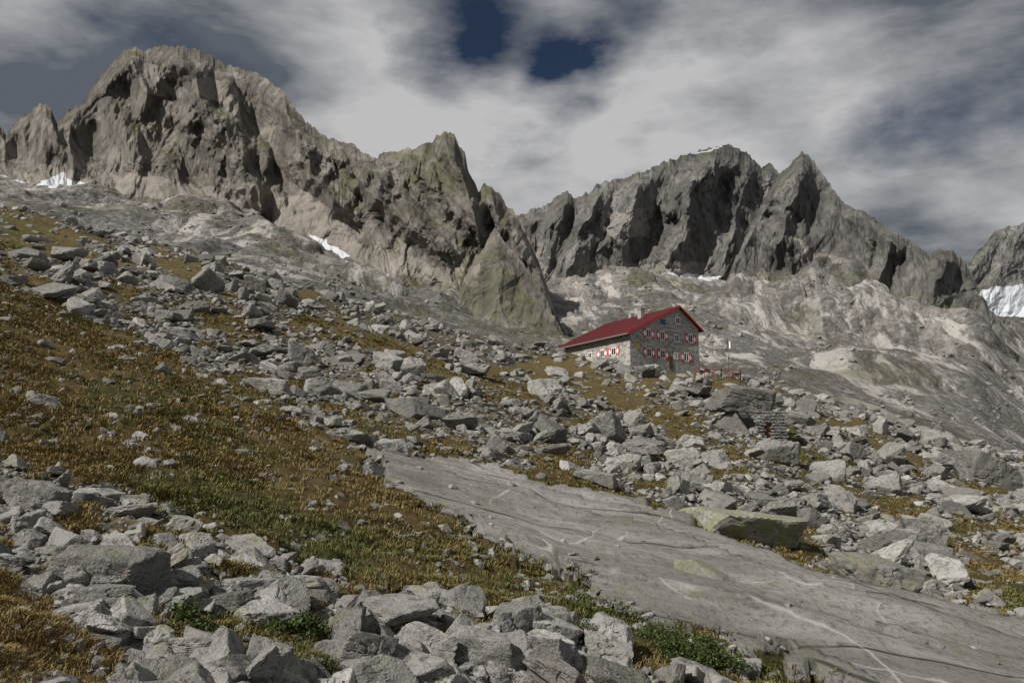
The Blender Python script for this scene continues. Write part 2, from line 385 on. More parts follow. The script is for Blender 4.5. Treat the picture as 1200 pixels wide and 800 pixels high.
def ground_at(pxx, pyy):
    u, v = ray(pxx, pyy); ys = np.linspace(3, 150, 6000); xs = u*ys
    d = ground_z(xs, ys)-(CAMZ+v*ys); k = np.argmax(d > 0) if np.any(d > 0) else len(ys)-1
    return xs[k], ys[k], ground_z(xs[k:k+1], ys[k:k+1])[0]

def boulder(pxc, pyb, w, h, seed, tone=.5, mat=None, name='boulder', rot=None, parent=None, dz=0., sub=5):
    x, y, z = ground_at(pxc, pyb); k = y/F*1.02
    v, f = rock_shape(seed, sub, 1., .35 if w/h > 2.2 else .8)
    v = v/np.ptp(v, axis=0)
    ww = w*k; hh = h*k
    s = np.array([ww, ww*.75, hh*1.25]); v = v*s
    a = rs.uniform(-.25, .25) if rot is None else rot; ca, sa = math.cos(a), math.sin(a)
    v = v@np.array([[ca, sa, 0], [-sa, ca, 0], [0, 0, 1]])
    v[:, 2] += v[:, 0]*-.20
    nn = fbm(v[:, 0]/(hh*.6)+seed, v[:, 1]/(hh*.6), v[:, 2]/(hh*.6), 5, seed, .55)*hh*.08
    c0 = v.mean(0); dr = v-c0; dr /= np.linalg.norm(dr, axis=1)[:, None]; v = v+dr*nn[:, None]
    v += np.array([x, y+ww*.3, z+hh*.40+dz])
    return np_mesh(name, v, f, {'tone': np.full(len(v), tone)}, mat or M_rock, False, parent)
for a in [(480,491,75,24,3,.05),(458,542,46,30,4,.8),(888,642,150,46,35,.8,M_lich),(1037,700,90,46,6,.3,M_lich),(1160,570,64,36,8,.2),(1095,640,52,28,9,.6),
          (105,700,130,56,31,.2),(500,785,78,40,12,1.),(562,795,85,50,13,.5),(222,500,42,14,14,.8),(170,552,30,18,15,.8),(40,480,60,18,16,.6),
          (822,684,64,26,17,.4,M_lich),(700,572,50,22,19,.5),(30,600,66,32,20,.5),(310,460,50,18,26,.8),(420,356,60,14,24,.85),(200,395,56,16,25,.6),
          (235,790,80,36,29,.4),(640,795,90,38,30,.45),(880,796,36,20,31,.8)]:
    boulder(*a)

# ---------- grass blades ----------
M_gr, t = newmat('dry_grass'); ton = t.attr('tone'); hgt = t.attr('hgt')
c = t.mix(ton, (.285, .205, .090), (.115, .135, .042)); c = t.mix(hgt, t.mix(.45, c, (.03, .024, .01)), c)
t.out(c, None, .8, .1)
def blades(name, n, w, seed, per=9, hmin=.05, hmax=.14, mat=M_gr):
    x, y, z, i, j = sample(n, w, seed); r = np.random.RandomState(seed)
    D = np.hypot(x, y); size = np.maximum(r.uniform(hmin, hmax, n), .0026*D*r.uniform(.6, 1.2, n))
    tn = np.clip(gr[i, j]*.9+fbm(x*.35, y*.35, 0., 3, 91)*.5+r.normal(0.22, .25, n), 0, 1)
    m = n*per; X_ = np.repeat(x, per); Y_ = np.repeat(y, per); Z_ = np.repeat(z, per); S = np.repeat(size, per); Tn = np.clip(np.repeat(tn, per)+r.normal(0, .12, m), 0, 1)
    a = r.rand(m)*6.283; bx = X_+np.cos(a)*S*r.rand(m)*.9; by = Y_+np.sin(a)*S*r.rand(m)*.9
    h = S*r.uniform(.3, 1.0, m); lean = S*r.uniform(.3, 1.2, m); wd = np.maximum(.003, .0006*np.repeat(D, per))*r.uniform(.7, 1.3, m)
    a2 = a+r.normal(0, .9, m); lx, ly = np.cos(a2)*lean, np.sin(a2)*lean; tx, ty = -np.sin(a2)*wd, np.cos(a2)*wd
    b0 = np.stack([bx-tx, by-ty, Z_-.02], -1); b1 = np.stack([bx+tx, by+ty, Z_-.02], -1)
    m0 = np.stack([bx-tx*.8+lx*.35, by-ty*.8+ly*.35, Z_+h*.7], -1); m1 = np.stack([bx+tx*.8+lx*.35, by+ty*.8+ly*.35, Z_+h*.7], -1)
    tp = np.stack([bx+lx, by+ly, Z_+h*.9], -1)
    V = np.stack([b0, b1, m1, m0, tp], 1).reshape(-1, 3); o = (np.arange(m)*5)[:, None]
    Fc = np.concatenate([o+[[0, 1, 2]], o+[[0, 2, 3]], o+[[3, 2, 4]]], 0)
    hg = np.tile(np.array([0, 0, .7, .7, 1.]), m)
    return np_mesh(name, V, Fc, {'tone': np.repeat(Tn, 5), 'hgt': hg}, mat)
gpatch = sm(-.35, .35, fbm(X[:-1, :-1]*.6, Y[:-1, :-1]*.6, 0., 4, 120))
wg = W*(gc_ > .5)*(Y[:-1, :-1] < 70)*(.2+gpatch)
blades('alpine_grass', 34000, wg, 21, 9)

# ---------- alpine shrubs ----------
M_leaf, t = newmat('shrub_leaf'); c = t.mix(t.attr('tone'), (.02, .035, .008), (.075, .10, .025)); t.out(c, None, .6, .3)
def shrub(pxc, pyb, w, h, seed):
    x, y, z = ground_at(pxc, pyb); k = y/F; r = np.random.RandomState(seed); n = 3500
    cl = r.randn(14, 3)*np.array([.3, .3, .25]); q = cl[r.randint(0, 14, n)]+r.randn(n, 3)*.13; q[:, 2] = np.abs(q[:, 2])
    P = q*np.array([w*k, w*k*.7, h*k*1.6])+np.array([x, y, z+.03])
    s = .018*r.uniform(.6, 1.3, n); A = r.randn(n, 3); A /= np.linalg.norm(A, axis=1)[:, None]; B = np.cross(A, r.randn(n, 3)); B /= np.linalg.norm(B, axis=1)[:, None]
    A = A*s[:, None]; B = B*s[:, None]*.5
    V = np.stack([P-A, P+B, P+A, P-B], 1).reshape(-1, 3); Fc = (np.arange(n)*4)[:, None]+np.array([[0, 1, 2, 3]])
    np_mesh('alpine_shrub', V, Fc, {'tone': np.repeat(r.rand(n), 4)}, M_leaf)
for a in [(800,780,60,34,1),(838,785,44,26,2),(770,760,40,20,3),(655,755,45,20,4),(215,745,50,25,5),(345,745,50,22,6)]: shrub(*a)

# ---------- mountains ----------
snow_polys = [[(38,218),(60,207),(75,202),(88,210),(104,214),(92,224),(60,227)], [(362,275),(385,284),(410,298),(402,302),(375,289)], [(772,327),(800,322),(845,324),(838,331),(785,333)],
  [(1148,345),(1165,335),(1215,330),(1230,372),(1165,370)], [(800,181),(825,176),(843,173),(846,175),(815,179)], [(-60,205),(10,205),(30,215),(-40,220)],[(440,318),(455,320),(460,326),(445,324)]]
pale_polys = [[(-100,195),(60,200),(180,205),(330,225),(400,240),(420,265),(380,290),(340,275),(250,245),(100,228),(-100,225)], [(400,260),(470,300),(560,315),(560,330),(450,325),(380,290)],
  [(640,325),(720,300),(800,315),(900,320),(870,345),(760,340),(680,350)], [(620,270),(650,300),(645,330),(620,300)], [(850,375),(950,385),(960,400),(860,395)], [(920,280),(960,300),(990,310),(930,312)], [(240,70),(270,100),(290,150),(260,140),(235,100)], [(160,70),(200,80),(215,110),(180,105)],[(700,240),(760,250),(760,280),(700,275)],
  [(1000,385),(1100,400),(1180,430),(1080,420)],[(640,340),(700,350),(690,370),(650,365)]]
moss_polys = [[(535,290),(560,280),(590,300),(640,385),(660,415),(550,415),(525,370)], [(455,180),(520,165),(550,200),(545,230),(470,215)], [(380,170),(420,200),(430,230),(390,220)], [(850,320),(1040,325),(1100,350),(1000,350),(860,335)], [(300,290),(360,300),(420,330),(500,345),(420,350),(330,310)], [(1000,340),(1150,365),(1180,400),(1080,390)]]
def mtmasks(px, py, s=0):
    wx = px+fbm(px/30, py/18, 0., 4, 11+s)*18; wy = py+fbm(px/30+7, py/18, 0., 4, 12+s)*12
    sn = inany(px+fbm(px/12, py/8, 0., 3, 3)*4, py+fbm(px/12, py/8+5, 0., 3, 4)*3, snow_polys)
    return {'snow': sn.astype(float), 'pale': inany(wx, wy, pale_polys)*.65, 'mossy': inany(wx, wy, moss_polys)*.7}
def mountain(name, sky, foot, below, nx, ny, ribs, mat, seed, amp=1., cots=(.55, 1.0), jag=2.2, slant=.5, scale=1., relsc=1.):
    """foot: (bearing px, foot row, foot distance)"""
    sky = np.array(sky, float); x0, x1 = sky[0, 0], sky[-1, 0]
    p = np.linspace(x0, x1, nx); top = np.interp(p, sky[:, 0], sky[:, 1])
    foot = np.array(foot, float); fr = np.interp(p, foot[:, 0], foot[:, 1]); FY = np.interp(p, foot[:, 0], foot[:, 2])
    ker = np.hanning(61); ker /= ker.sum(); pad = lambda a: np.convolve(np.pad(a, 30, 'edge'), ker, 'valid')
    fr = pad(fr); FY = pad(FY)
    bt = np.maximum(fr+below, top+8)
    t = np.linspace(0, 1, ny)[:, None]; row = top+(bt-top)*t
    PX = np.repeat(p[None], ny, 0)
    teeth = -(ridged(p/11., p*0+seed, 5, seed, .6)-.55)*jag*2.4-fbm(p/2.6, p*0, 0., 2, seed+3)*jag*.5
    row = row+teeth[None]*np.clip(1-(row-top)/(14+jag*3), 0, 1)**1.5
    m = (FY+60)/F; H = (fr-row)*m; HT = np.maximum((fr-top)*m, 10); rel_h = np.clip(H/HT, -1, 1)
    Yd = FY+H*(cots[1]+(cots[0]-cots[1])*np.maximum(rel_h, 0))
    m0 = (np.mean(FY)+60)/F
    Xm = PX*m0/scale/relsc; Zm = row*m0/scale/relsc
    wx = Xm+fbm(Xm/100, Zm/150, 0., 4, seed+50)*38
    wz = Zm+fbm(Xm/90+9, Zm/90, 0., 3, seed+51)*40
    def sl(k, wv=wx): return wv+k*wz
    a_ = slant
    rel = cells(sl(a_)/88, wz/230, seed)*56+19
    rel = rel+cells(sl(-a_*.9)/38, wz/95, seed+7)*20+7
    rel = rel+cells(sl(a_*.9, Xm+fbm(Xm/15, Zm/25, 0., 3, seed+5)*6)/15, wz/42, seed+13)*7.5+3
    rel = rel+cells(sl(-a_*.8, Xm+fbm(Xm/6, Zm/10, 0., 2, seed+6)*3)/6, wz/16, seed+17)*2.6+1
    rel = rel+(ridged(sl(a_)/22, wz/60, 4, seed+2, .5)-.45)*6+fbm(wx/8, wz/12, 0., 3, seed+4, .55)*1.5
    for (pts, am, wd) in ribs:
        pts = np.array(pts, float); c = np.interp(row, pts[:, 1], pts[:, 0]); ins = sm(pts[0, 1]-8, pts[0, 1]+12, row)*(1-sm(pts[-1, 1]-30, pts[-1, 1]+20, row))
        dd = PX+fbm(Xm/25, Zm/40, 0., 4, seed+9)*wd*.35-c
        rel = rel+am*ins*np.maximum(0, 1-np.abs(dd)/wd)**1.1
    rel = rel*amp*scale*relsc*(.2+.8*sm(0, .14, t))
    Yd = Yd-rel
    u, v = ray(PX, row)
    V = np.stack([u*Yd, Yd, CAMZ+v*Yd], -1)
    nb = 14; kb = np.linspace(0, 1, nb+1)[1:][::-1][:, None]; Vt = V[0]
    back = np.stack([Vt[None, :, 0]+kb*0, Vt[None, :, 1]+kb*300*scale+fbm(Xm[:nb]/40, kb*5+Xm[:nb]*0, 0., 3, seed)*15*kb, Vt[None, :, 2]-kb*(330*scale)], -1)
    AV = np.concatenate([back, V], 0)
    mk = mtmasks(PX, row, seed); at = {k: np.concatenate([np.zeros((nb, nx)), q], 0) for k, q in mk.items()}
    return np_mesh(name, AV.reshape(-1, 3), grid_faces(nb+ny, nx), at, mat, False)

skyL = [(-260,200),(-150,165),(-60,150),(-20,160),(0,146),(6,158),(20,142),(35,129),(46,122),(54,119),(60,128),(66,144),(78,129),(95,121),(108,102),(120,84),(135,70),(148,57),(156,53),(166,59),(180,53),(200,52),(222,55),(240,62),(262,73),(280,81),(300,85),(315,93),(330,106),(345,123),(358,139),(372,151),(385,163),(400,166),(415,169),(425,179),(437,183),(450,179),(470,175),(490,171),(506,166),(512,157),(522,152),(533,158),(538,172),(545,179),(549,200),(556,213),(561,222),(568,212),(575,217),(585,225),(593,238),(602,247),(612,262),(620,280),(630,300),(640,330),(650,360),(658,395)]
mountain('left_massif_mountain', skyL, [(-260,190,800),(0,212,770),(100,226,760),(200,234,740),(300,250,720),(350,288,650),(430,318,600),(530,345,560),(600,365,560),(658,400,540)], 28, 1300, 440,
 [([(205,52),(240,120),(272,185),(300,245)], 85, 42), ([(66,140),(85,180),(120,215)], 35, 26), ([(150,55),(130,110),(150,180)], 40, 26), ([(320,95),(350,150),(370,210),(420,260)], 45, 30), ([(385,162),(430,220),(520,300)], 35, 34),
  ([(522,152),(535,200),(548,250),(560,300)], 45, 26), ([(470,175),(500,220),(540,270)], 35, 30), ([(575,215),(590,260),(620,330),(640,390)], 45, 30)], M_mtL, 3, slant=-.5, cots=(.65, 1.3))
skyR = [(540,330),(575,290),(600,256),(612,250),(630,241),(645,236),(655,226),(665,221),(676,232),(690,225),(700,214),(715,211),(735,207),(755,199),(775,191),(800,181),(825,174),(850,168),(865,173),(880,182),(893,196),(903,190),(912,201),(930,205),(960,210),(980,228),(1000,243),(1020,252),(1050,272),(1080,292),(1100,305),(1150,345)]
mountain('right_massif_mountain', skyR, [(540,370,1000),(650,335,1000),(740,318,1000),(830,328,1000),(900,335,1060),(1150,370,1100)], 30, 950, 340,
 [([(700,213),(690,250),(665,320)], 50, 26), ([(850,168),(810,225),(785,320)], 65, 38), ([(755,198),(740,240),(725,310)], 40, 24), ([(665,221),(650,260),(640,320)], 45, 22), ([(880,182),(870,240),(850,320)], 40, 26)], M_mtR, 29, slant=.5, amp=.9)
skyP = [(845,345),(862,300),(880,262),(893,235),(905,213),(915,203),(925,191),(940,176),(948,181),(957,195),(968,209),(978,222),(988,236),(1005,248),(1020,256),(1035,263),(1050,272),(1065,281),(1080,291),(1089,297),(1098,290),(1115,292),(1130,304),(1140,322),(1150,340),(1160,362),(1180,385)]
mountain('rock_spire_mountain', skyP, [(845,345,900),(920,335,880),(1000,345,830),(1080,365,760),(1180,390,720)], 28, 850, 330,
 [([(940,176),(925,230),(915,310)], 70, 30), ([(1000,246),(1010,280),(1020,330)], 40, 20), ([(1110,291),(1100,330),(1090,370)], 45, 24), ([(1050,272),(1040,310),(1025,350)], 40, 20)], M_mtR, 47, slant=-.45, amp=.8)
mountain('distant_mountain', [(1080,360),(1130,318),(1142,299),(1155,281),(1170,268),(1185,262),(1200,260),(1260,240),(1330,215),(1420,235),(1500,260)], [(1080,385,1800),(1500,400,1800)], 30, 400, 180, [], M_mtR, 63, amp=1.)
mountain('rocky_spur', [(490,425),(510,400),(525,375),(536,350),(546,322),(556,302),(566,292),(574,270),(582,268),(592,284),(606,300),(622,322),(640,350),(655,380),(672,415)], [(490,430,420),(580,410,400),(672,430,400)], 24, 480, 280,
 [([(576,270),(585,330),(600,400)], 18, 30)], M_mtL, 83, amp=.5, cots=(.9, 1.3), jag=3.0, relsc=.55)

# ---------- valley / scree with polished slab knolls ----------
fp = np.array([(-300,185,800),(0,212,770),(100,226,760),(200,234,740),(300,250,720),(350,288,650),(430,318,600),(530,345,560),(600,352,620),(650,335,900),(740,318,1000),(830,328,1000),(900,340,900),(1000,345,850),(1150,372,800),(1200,388,1100),(1500,420,1200)], float)
nx, ny = 1300, 460; p = np.linspace(-300, 1500, nx)
ker = np.hanning(41); ker /= ker.sum(); pad = lambda a: np.convolve(np.pad(a, 20, 'edge'), ker, 'valid')
ft = pad(np.interp(p, fp[:, 0], fp[:, 1])); fy = pad(np.interp(p, fp[:, 0], fp[:, 2])); bt = np.interp(p, cr_px, cr_py)+38
tt = np.linspace(0, 1, ny)[:, None]; row = bt+(ft-bt)*tt; Yv = 185*(fy/185)**(tt**.85); PX = np.repeat(p[None], ny, 0)
u, v = ray(PX, row); Vx = u*Yv; Vz = CAMZ+v*Yv
ed = sm(0, .08, tt)*(1-sm(.93, 1., tt)*.6)
wX = Vx+fbm(Vx/60, Yv/60, 0., 3, 210)*30; wY = Yv+fbm(Vx/60+5, Yv/60, 0., 3, 211)*30
relv = (cells(wX/80, wY/120, 221, .55)*14+6)+(cells(wX/26, wY/45, 223, .55)*5+1.8)+fbm(Vx/70, Yv/70, 0., 4, 201)*6+(ridged(Vx/25, Yv/40, 4, 203, .5)-.5)*3
Vz = Vz+relv*ed*np.clip(Yv/550, .15, 1.5)
def knoll(pxk, rowk, Yk, hpx, wpx, ry):
    global Vz
    u_, v_ = ray(pxk, rowk); xk = float(u_)*Yk; h = hpx*Yk/F; rx = wpx*Yk/F
    dx = (Vx-xk)/rx+fbm(Vx/35, Yv/35, 0., 4, 231)*.25; dy = (Yv-Yk)/ry+fbm(Vx/35+3, Yv/35, 0., 4, 232)*.25
    q = np.clip(1-dx*dx-dy*dy, 0, 1); Vz = Vz+h*q**.65*(1+.25*cells(Vx/18, Yv/26, 233, .55))
for a in [(900,345,700,40,75,70),(985,345,640,34,80,60),(1075,362,600,30,75,55),(1150,385,560,28,70,50),(860,352,640,26,50,45),(1010,395,430,20,70,40),(1110,405,430,20,60,35),(720,345,800,16,50,60),
          (330,300,560,16,60,50),(430,330,480,16,50,40),(250,268,620,12,60,50),(520,358,440,12,40,30),(110,240,680,10,60,50)]: knoll(*a)
Vm = np.stack([Vx, Yv, Vz], -1)
nb = 8; kb = np.linspace(0, 1, nb+1)[1:][:, None]; back = np.stack([Vx[-1][None]*(1+kb*.3), Yv[-1][None]+kb*300, Vz[-1][None]+kb*10], -1)
mk = mtmasks(PX, row); at = {k: np.concatenate([q, np.zeros((nb, nx))], 0) for k, q in mk.items()}
np_mesh('scree_terrain', np.concatenate([Vm, back], 0).reshape(-1, 3), grid_faces(ny+nb, nx)[:, ::-1], at, M_scree, False)
n = 16000; r = np.random.RandomState(77); ii = (r.rand(n)**1.1*(ny-60)).astype(int); jj = r.randint(0, nx, n)
keep = fbm(PX[ii, jj]/70, row[ii, jj]/25, 0., 3, 99) > -.1; ii = ii[keep]; jj = jj[keep]
rr = Yv[ii, jj]/F*np.minimum(1.0*(1-r.rand(len(ii))*.98)**(-1/2.), 6)
bake_rocks('scree_boulders', Vx[ii, jj], Yv[ii, jj], Vz[ii, jj]+rr*.2, rr, np.where(rr*F/Yv[ii, jj] > 4, 3, 2), np.clip(r.normal(.45, .28, len(ii)), 0, 1), M_rock, .7, 9)

# ---------- mountain hut ----------
M_wall, t = newmat('stone_wall'); p = t.n('ShaderNodeTexCoord').outputs['Object']
vc = t.n('ShaderNodeTexVoronoi', {'Vector': t.map(p, (1, 1, 1.8)), 'Scale': 1.7}); sp = t.n('ShaderNodeSeparateColor', {'Color': vc.outputs['Color']}).outputs[0]
ed = t.vor(t.map(p, (1, 1, 1.8)), 1.7, 'DISTANCE_TO_EDGE'); c = t.mix(sp, (.16, .153, .14), (.42, .405, .37)); c = t.mix(t.rng(ed, .0, .08, 1, 0), c, (.45, .435, .405))
c = t.mix(t.rng(t.noise(p, .6, 5, .6), .5, .7, 0, .4), c, (.17, .16, .14))
t.out(c, t.bump(t.rng(ed, 0, .1), .5, .04), .9)
M_roof, t = newmat('red_metal_roof'); p = t.n('ShaderNodeTexCoord').outputs['Object']; c = t.mix(t.noise(p, .8, 6, .6), (.10, .013, .017), (.17, .024, .027)); c = t.mix(t.rng(t.noise(t.map(p, (.4, 2.5, 1)), 1.5, 6, .7), .50, .72, 0, .6), c, (.09, .035, .033)); t.out(c, None, .5, .4)
M_red = plain('red_paint', (.50, .03, .03)); M_white = plain('white_paint', (.80, .79, .76)); M_glass, t = newmat('window_glass'); b = t.out((.02, .025, .03), None, .08, .6)
M_wood = plain('brown_wood', (.12, .06, .035)); M_metal = plain('grey_metal', (.2, .2, .2), .5); M_rust = plain('rusty_red_rail', (.25, .06, .04)); M_green = plain('green_cloth', (.03, .2, .06)); M_blue = plain('blue_panel', (.04, .08, .2), .3); M_yel = plain('yellow_sign', (.6, .4, .05))
hut = bpy.data.objects.new('mountain_hut', None); scene.collection.objects.link(hut); hut.location = (HX, HY, HZ); hut.rotation_euler = (0, 0, HPHI)
def boxes(name, L, mat, parent):
    V = []; Fc = []
    for (x0, x1, y0, y1, z0, z1) in L:
        o = len(V); V += [(x0,y0,z0),(x1,y0,z0),(x1,y1,z0),(x0,y1,z0),(x0,y0,z1),(x1,y0,z1),(x1,y1,z1),(x0,y1,z1)]
        Fc += [[o,o+3,o+2,o+1],[o+4,o+5,o+6,o+7],[o,o+1,o+5,o+4],[o+1,o+2,o+6,o+5],[o+2,o+3,o+7,o+6],[o+3,o,o+4,o+7]]
    return np_mesh(name, V, Fc, None, mat, False, parent)
def prism(name, prof, y0, y1, mat, parent):
    bm = bmesh.new(); a = [bm.verts.new((q[0], y0, q[1])) for q in prof]; b = [bm.verts.new((q[0], y1, q[1])) for q in prof]; n = len(prof)
    bm.faces.new(a); bm.faces.new(b[::-1])
    for k in range(n): bm.faces.new([a[k], b[k], b[(k+1) % n], a[(k+1) % n]])
    bmesh.ops.recalc_face_normals(bm, faces=bm.faces); me = bpy.data.meshes.new(name); bm.to_mesh(me); bm.free(); me.materials.append(mat)
    ob = bpy.data.objects.new(name, me); scene.collection.objects.link(ob); ob.parent = parent; return ob
GW, GL = 16.5, 17.5; E1, RX, RZ, E2 = 5.2, 11.6, 10.8, 7.6
prism('walls', [(0, -5), (GW, -5), (GW, E2), (RX, RZ), (0, E1)], 0, GL, M_wall, hut)
s1 = (RZ-E1)/RX; s2 = (RZ-E2)/(GW-RX)
prism('roof', [(-.9, E1-.9*s1+.03), (RX, RZ+.03), (GW+.8, E2-.8*s2+.03), (GW+.8, E2-.8*s2+.28), (RX, RZ+.30), (-.9, E1-.9*s1+.28)], -.55, GL+.9, M_roof, hut)
prism('verge_board', [(-.92, E1-.92*s1-.05), (RX, RZ-.05), (GW+.82, E2-.82*s2-.05), (GW+.82, E2-.82*s2+.2), (RX, RZ+.2), (-.92, E1-.92*s1+.2)], -.62, -.553, M_red, hut)
V = []; Fc = []
for k in range(24):
    yb = -.45+k*(GL+1.2)/23; o = len(V); w = .04
    for (xx, zc) in ((-.9, E1-.9*s1+.28), (RX, RZ+.30)):
        V += [(xx, yb-w, zc-.02), (xx, yb+w, zc-.02), (xx, yb+w, zc+.07), (xx, yb-w, zc+.07)]
    for q in range(4): Fc.append([o+q, o+(q+1) % 4, o+4+(q+1) % 4, o+4+q])
    Fc.append([o, o+3, o+2, o+1])
np_mesh('roof_seams', V, Fc, None, M_roof, False, hut)
gl = []; fr = []; sh = []; di = []
def win(ax, c, z0, w=.9, h=1.3, shut=True):
    def add(lst, a0, a1, z0, z1, d0, d1):
        if ax == 'g': lst.append((c+a0, c+a1, -d1, -d0, z0, z1))
        else: lst.append((-d1, -d0, c+a0, c+a1, z0, z1))
    add(gl, -w/2, w/2, z0, z0+h, .0, .02)
    for a0, a1, q0, q1 in ((-w/2-.12, -w/2, z0-.12, z0+h+.12), (w/2, w/2+.12, z0-.12, z0+h+.12), (-w/2, w/2, z0+h, z0+h+.12), (-w/2, w/2, z0-.12, z0), (-.04, .04, z0, z0+h)): add(fr, a0, a1, q0, q1, .0, .05)
    if shut:
        for sgn in (-1, 1):
            a = sgn*(w/2+.14); b_ = sgn*(w/2+.14+.72); add(sh, min(a, b_), max(a, b_), z0-.1, z0+h+.1, .02, .06)
            m_ = (a+b_)/2; zc = z0+h/2
            for q, hh in ((.08, .5), (.17, .34), (.26, .17)): add(di, m_-q, m_+q, zc-hh, zc+hh, .061, .068+q*.01)
for c, z0 in ((4.3, 4.8), (7.5, 4.8), (14.4, 5.0), (4.3, 1.6), (7.5, 1.6), (13.2, 1.6)): win('g', c, z0)
win('g', 11.0, 4.8, .8, 1.1, False); win('g', 11.4, 8.0, .9, 1.0, False); win('g', 10.6, 1.8, .7, .9, False)
for c in (3.9, 6.8): win('s', c, 2.0, .9, 1.1)
for c in (10., 13.2, 15.6): win('s', c, 2.3, .8, .8, False)
boxes('window_glass', gl, M_glass, hut); boxes('window_frames', fr, M_white, hut); boxes('shutters', sh, M_red, hut); boxes('shutter_diamonds', di, M_white, hut)
boxes('sign_board', [(7.2, 8.4, -.06, -.003, 7.4, 8.3)], M_blue, hut); boxes('door', [(8.9, 9.8, -.07, -.003, .0, 2.1)], M_wood, hut); boxes('emblem', [(1.4, 2.1, -.06, -.003, 2.6, 3.5)], M_yel, hut)
boxes('chimneys', [(8.6, 9.5, 6, 6.9, 8.5, 11.4), (8.5, 9.6, 5.9, 7.0, 11.403, 11.6), (11.9, 12.6, 12, 12.7, 9.5, 12.0)], M_wall, hut)
boxes('antenna', [(11.2, 11.28, 2.5, 2.58, 10.6, 13.4), (10.7, 11.8, 2.51, 2.55, 13.0, 13.05), (10.9, 11.6, 2.51, 2.55, 12.6, 12.65)], M_metal, hut)
boxes('gutter', [(-1.05, -.9, -.5, GL+.9, E1-.9*s1-.02, E1-.9*s1+.12)], M_metal, hut)
prism('lean_to', [(1.0, -4), (9, -4), (9, 6.9), (1.0, 4.6)], GL+.003, GL+5.2, M_wall, hut); prism('lean_to_roof', [(.2, 4.4), (9, 6.93), (9, 7.12), (.2, 4.62)], GL+.95, GL+6., M_metal, hut)
boxes('lean_to_white_door', [(.9, .997, GL+2, GL+4, 2.6, 4.4)], M_white, hut)
def railing(pts, name='terrace_railing'):
    e = bpy.data.objects.new(name, None); scene.collection.objects.link(e)
    e.location = pts[0]; V = []; Fc = []
    def bar(a, b, w):
        a = Vector(a); b = Vector(b); d = (b-a).normalized(); s = d.cross(Vector((0, 0, 1))); s = (Vector((1, 0, 0)) if s.length < .1 else s.normalized())*w; u2 = d.cross(s).normalized()*w; o = len(V)
        for c0 in (a, b):
            for q in (-s-u2, s-u2, s+u2, -s+u2): V.append(tuple(c0+q-Vector(pts[0])))
        for q in range(4): Fc.append([o+q, o+(q+1) % 4, o+4+(q+1) % 4, o+4+q])
        Fc.append([o+3, o+2, o+1, o]); Fc.append([o+4, o+5, o+6, o+7])
    for A_, B_ in zip(pts[:-1], pts[1:]):
        A_ = Vector(A_); B_ = Vector(B_); n_ = max(2, int((B_-A_).length/1.3))
        for k in range(n_+1):
            q = A_.lerp(B_, k/n_); bar(q-Vector((0, 0, .9)), q+Vector((0, 0, 1.25)), .05)
        for hh in (.35, .75, 1.2): bar(A_+Vector((0, 0, hh)), B_+Vector((0, 0, hh)), .035)
    np_mesh('posts_and_rails', V, Fc, None, M_rust, False, e)
def gp(pxx, yv, up=0.):
    u, _ = ray(pxx, 430); return (float(u*yv), float(yv), float(ground_z(np.array([u*yv]), np.array([float(yv)]))[0]+up))
railing([gp(815, 130, .9), gp(845, 131, .8), gp(867, 133, .8), gp(868, 139, .8)])
fx, fy_, fz = gp(854, 134, 0)
fl = bpy.data.objects.new('flagpole', None); scene.collection.objects.link(fl); fl.location = (fx, fy_, fz)
def cyl(name, r0, r1, z0, z1, mat, parent, xy=(0, 0)):
    bm = bmesh.new(); bmesh.ops.create_cone(bm, cap_ends=True, segments=12, radius1=r0, radius2=r1, depth=z1-z0); bmesh.ops.translate(bm, vec=(xy[0], xy[1], (z0+z1)/2), verts=bm.verts)
    me = bpy.data.meshes.new(name); bm.to_mesh(me); bm.free(); me.materials.append(mat); o = bpy.data.objects.new(name, me); scene.collection.objects.link(o); o.parent = parent
cyl('pole', .07, .05, -.5, 7.2, M_wood, fl); cyl('finial', .09, .03, 7.2, 7.4, M_metal, fl)
for k, (nm, mt) in enumerate((('flag_green', M_green), ('flag_white', M_white), ('flag_red', M_red))):
    gx = np.linspace(.05+k*.25, .3+k*.25, 6); gz = np.linspace(5.8, 7.0, 6); G = np.array([[(a*.8, .12*math.sin(a*8), zq-a*.8) for a in gx] for zq in gz]); np_mesh(nm, G.reshape(-1, 3), grid_faces(6, 6), None, mt, True, fl)

# ---------- stone shelter under boulder ----------
bx_, by_, bz_ = ground_at(885, 512); sh_e = bpy.data.objects.new('stone_shelter', None); scene.collection.objects.link(sh_e); sh_e.location = (bx_, by_, bz_); k = by_/F
v, f = rock_shape(31, 5, 1., .6); v = v/np.ptp(v, axis=0)*np.array([84*k, 60*k, 40*k]); v[:, 2] += -.18*v[:, 0]
nn = fbm(v[:, 0]/1.2, v[:, 1]/1.2, v[:, 2]/1.2, 5, 71, .55)*.18; dr = v/np.linalg.norm(v, axis=1)[:, None]; v = v+dr*nn[:, None]; v += np.array([-2*k, 25*k, 44*k])
np_mesh('cap_boulder', v, f, {'tone': np.full(len(v), .0)}, M_rock, False, sh_e)
v, f = rock_shape(42, 5, 1., .6); v = v/np.ptp(v, axis=0)*np.array([44*k, 44*k, 46*k]); v += np.array([-20*k, 22*k, 14*k]); np_mesh('side_boulder', v, f, {'tone': np.full(len(v), .12)}, M_rock, False, sh_e)
VV = []; FF = []; o = 0; r = np.random.RandomState(2)
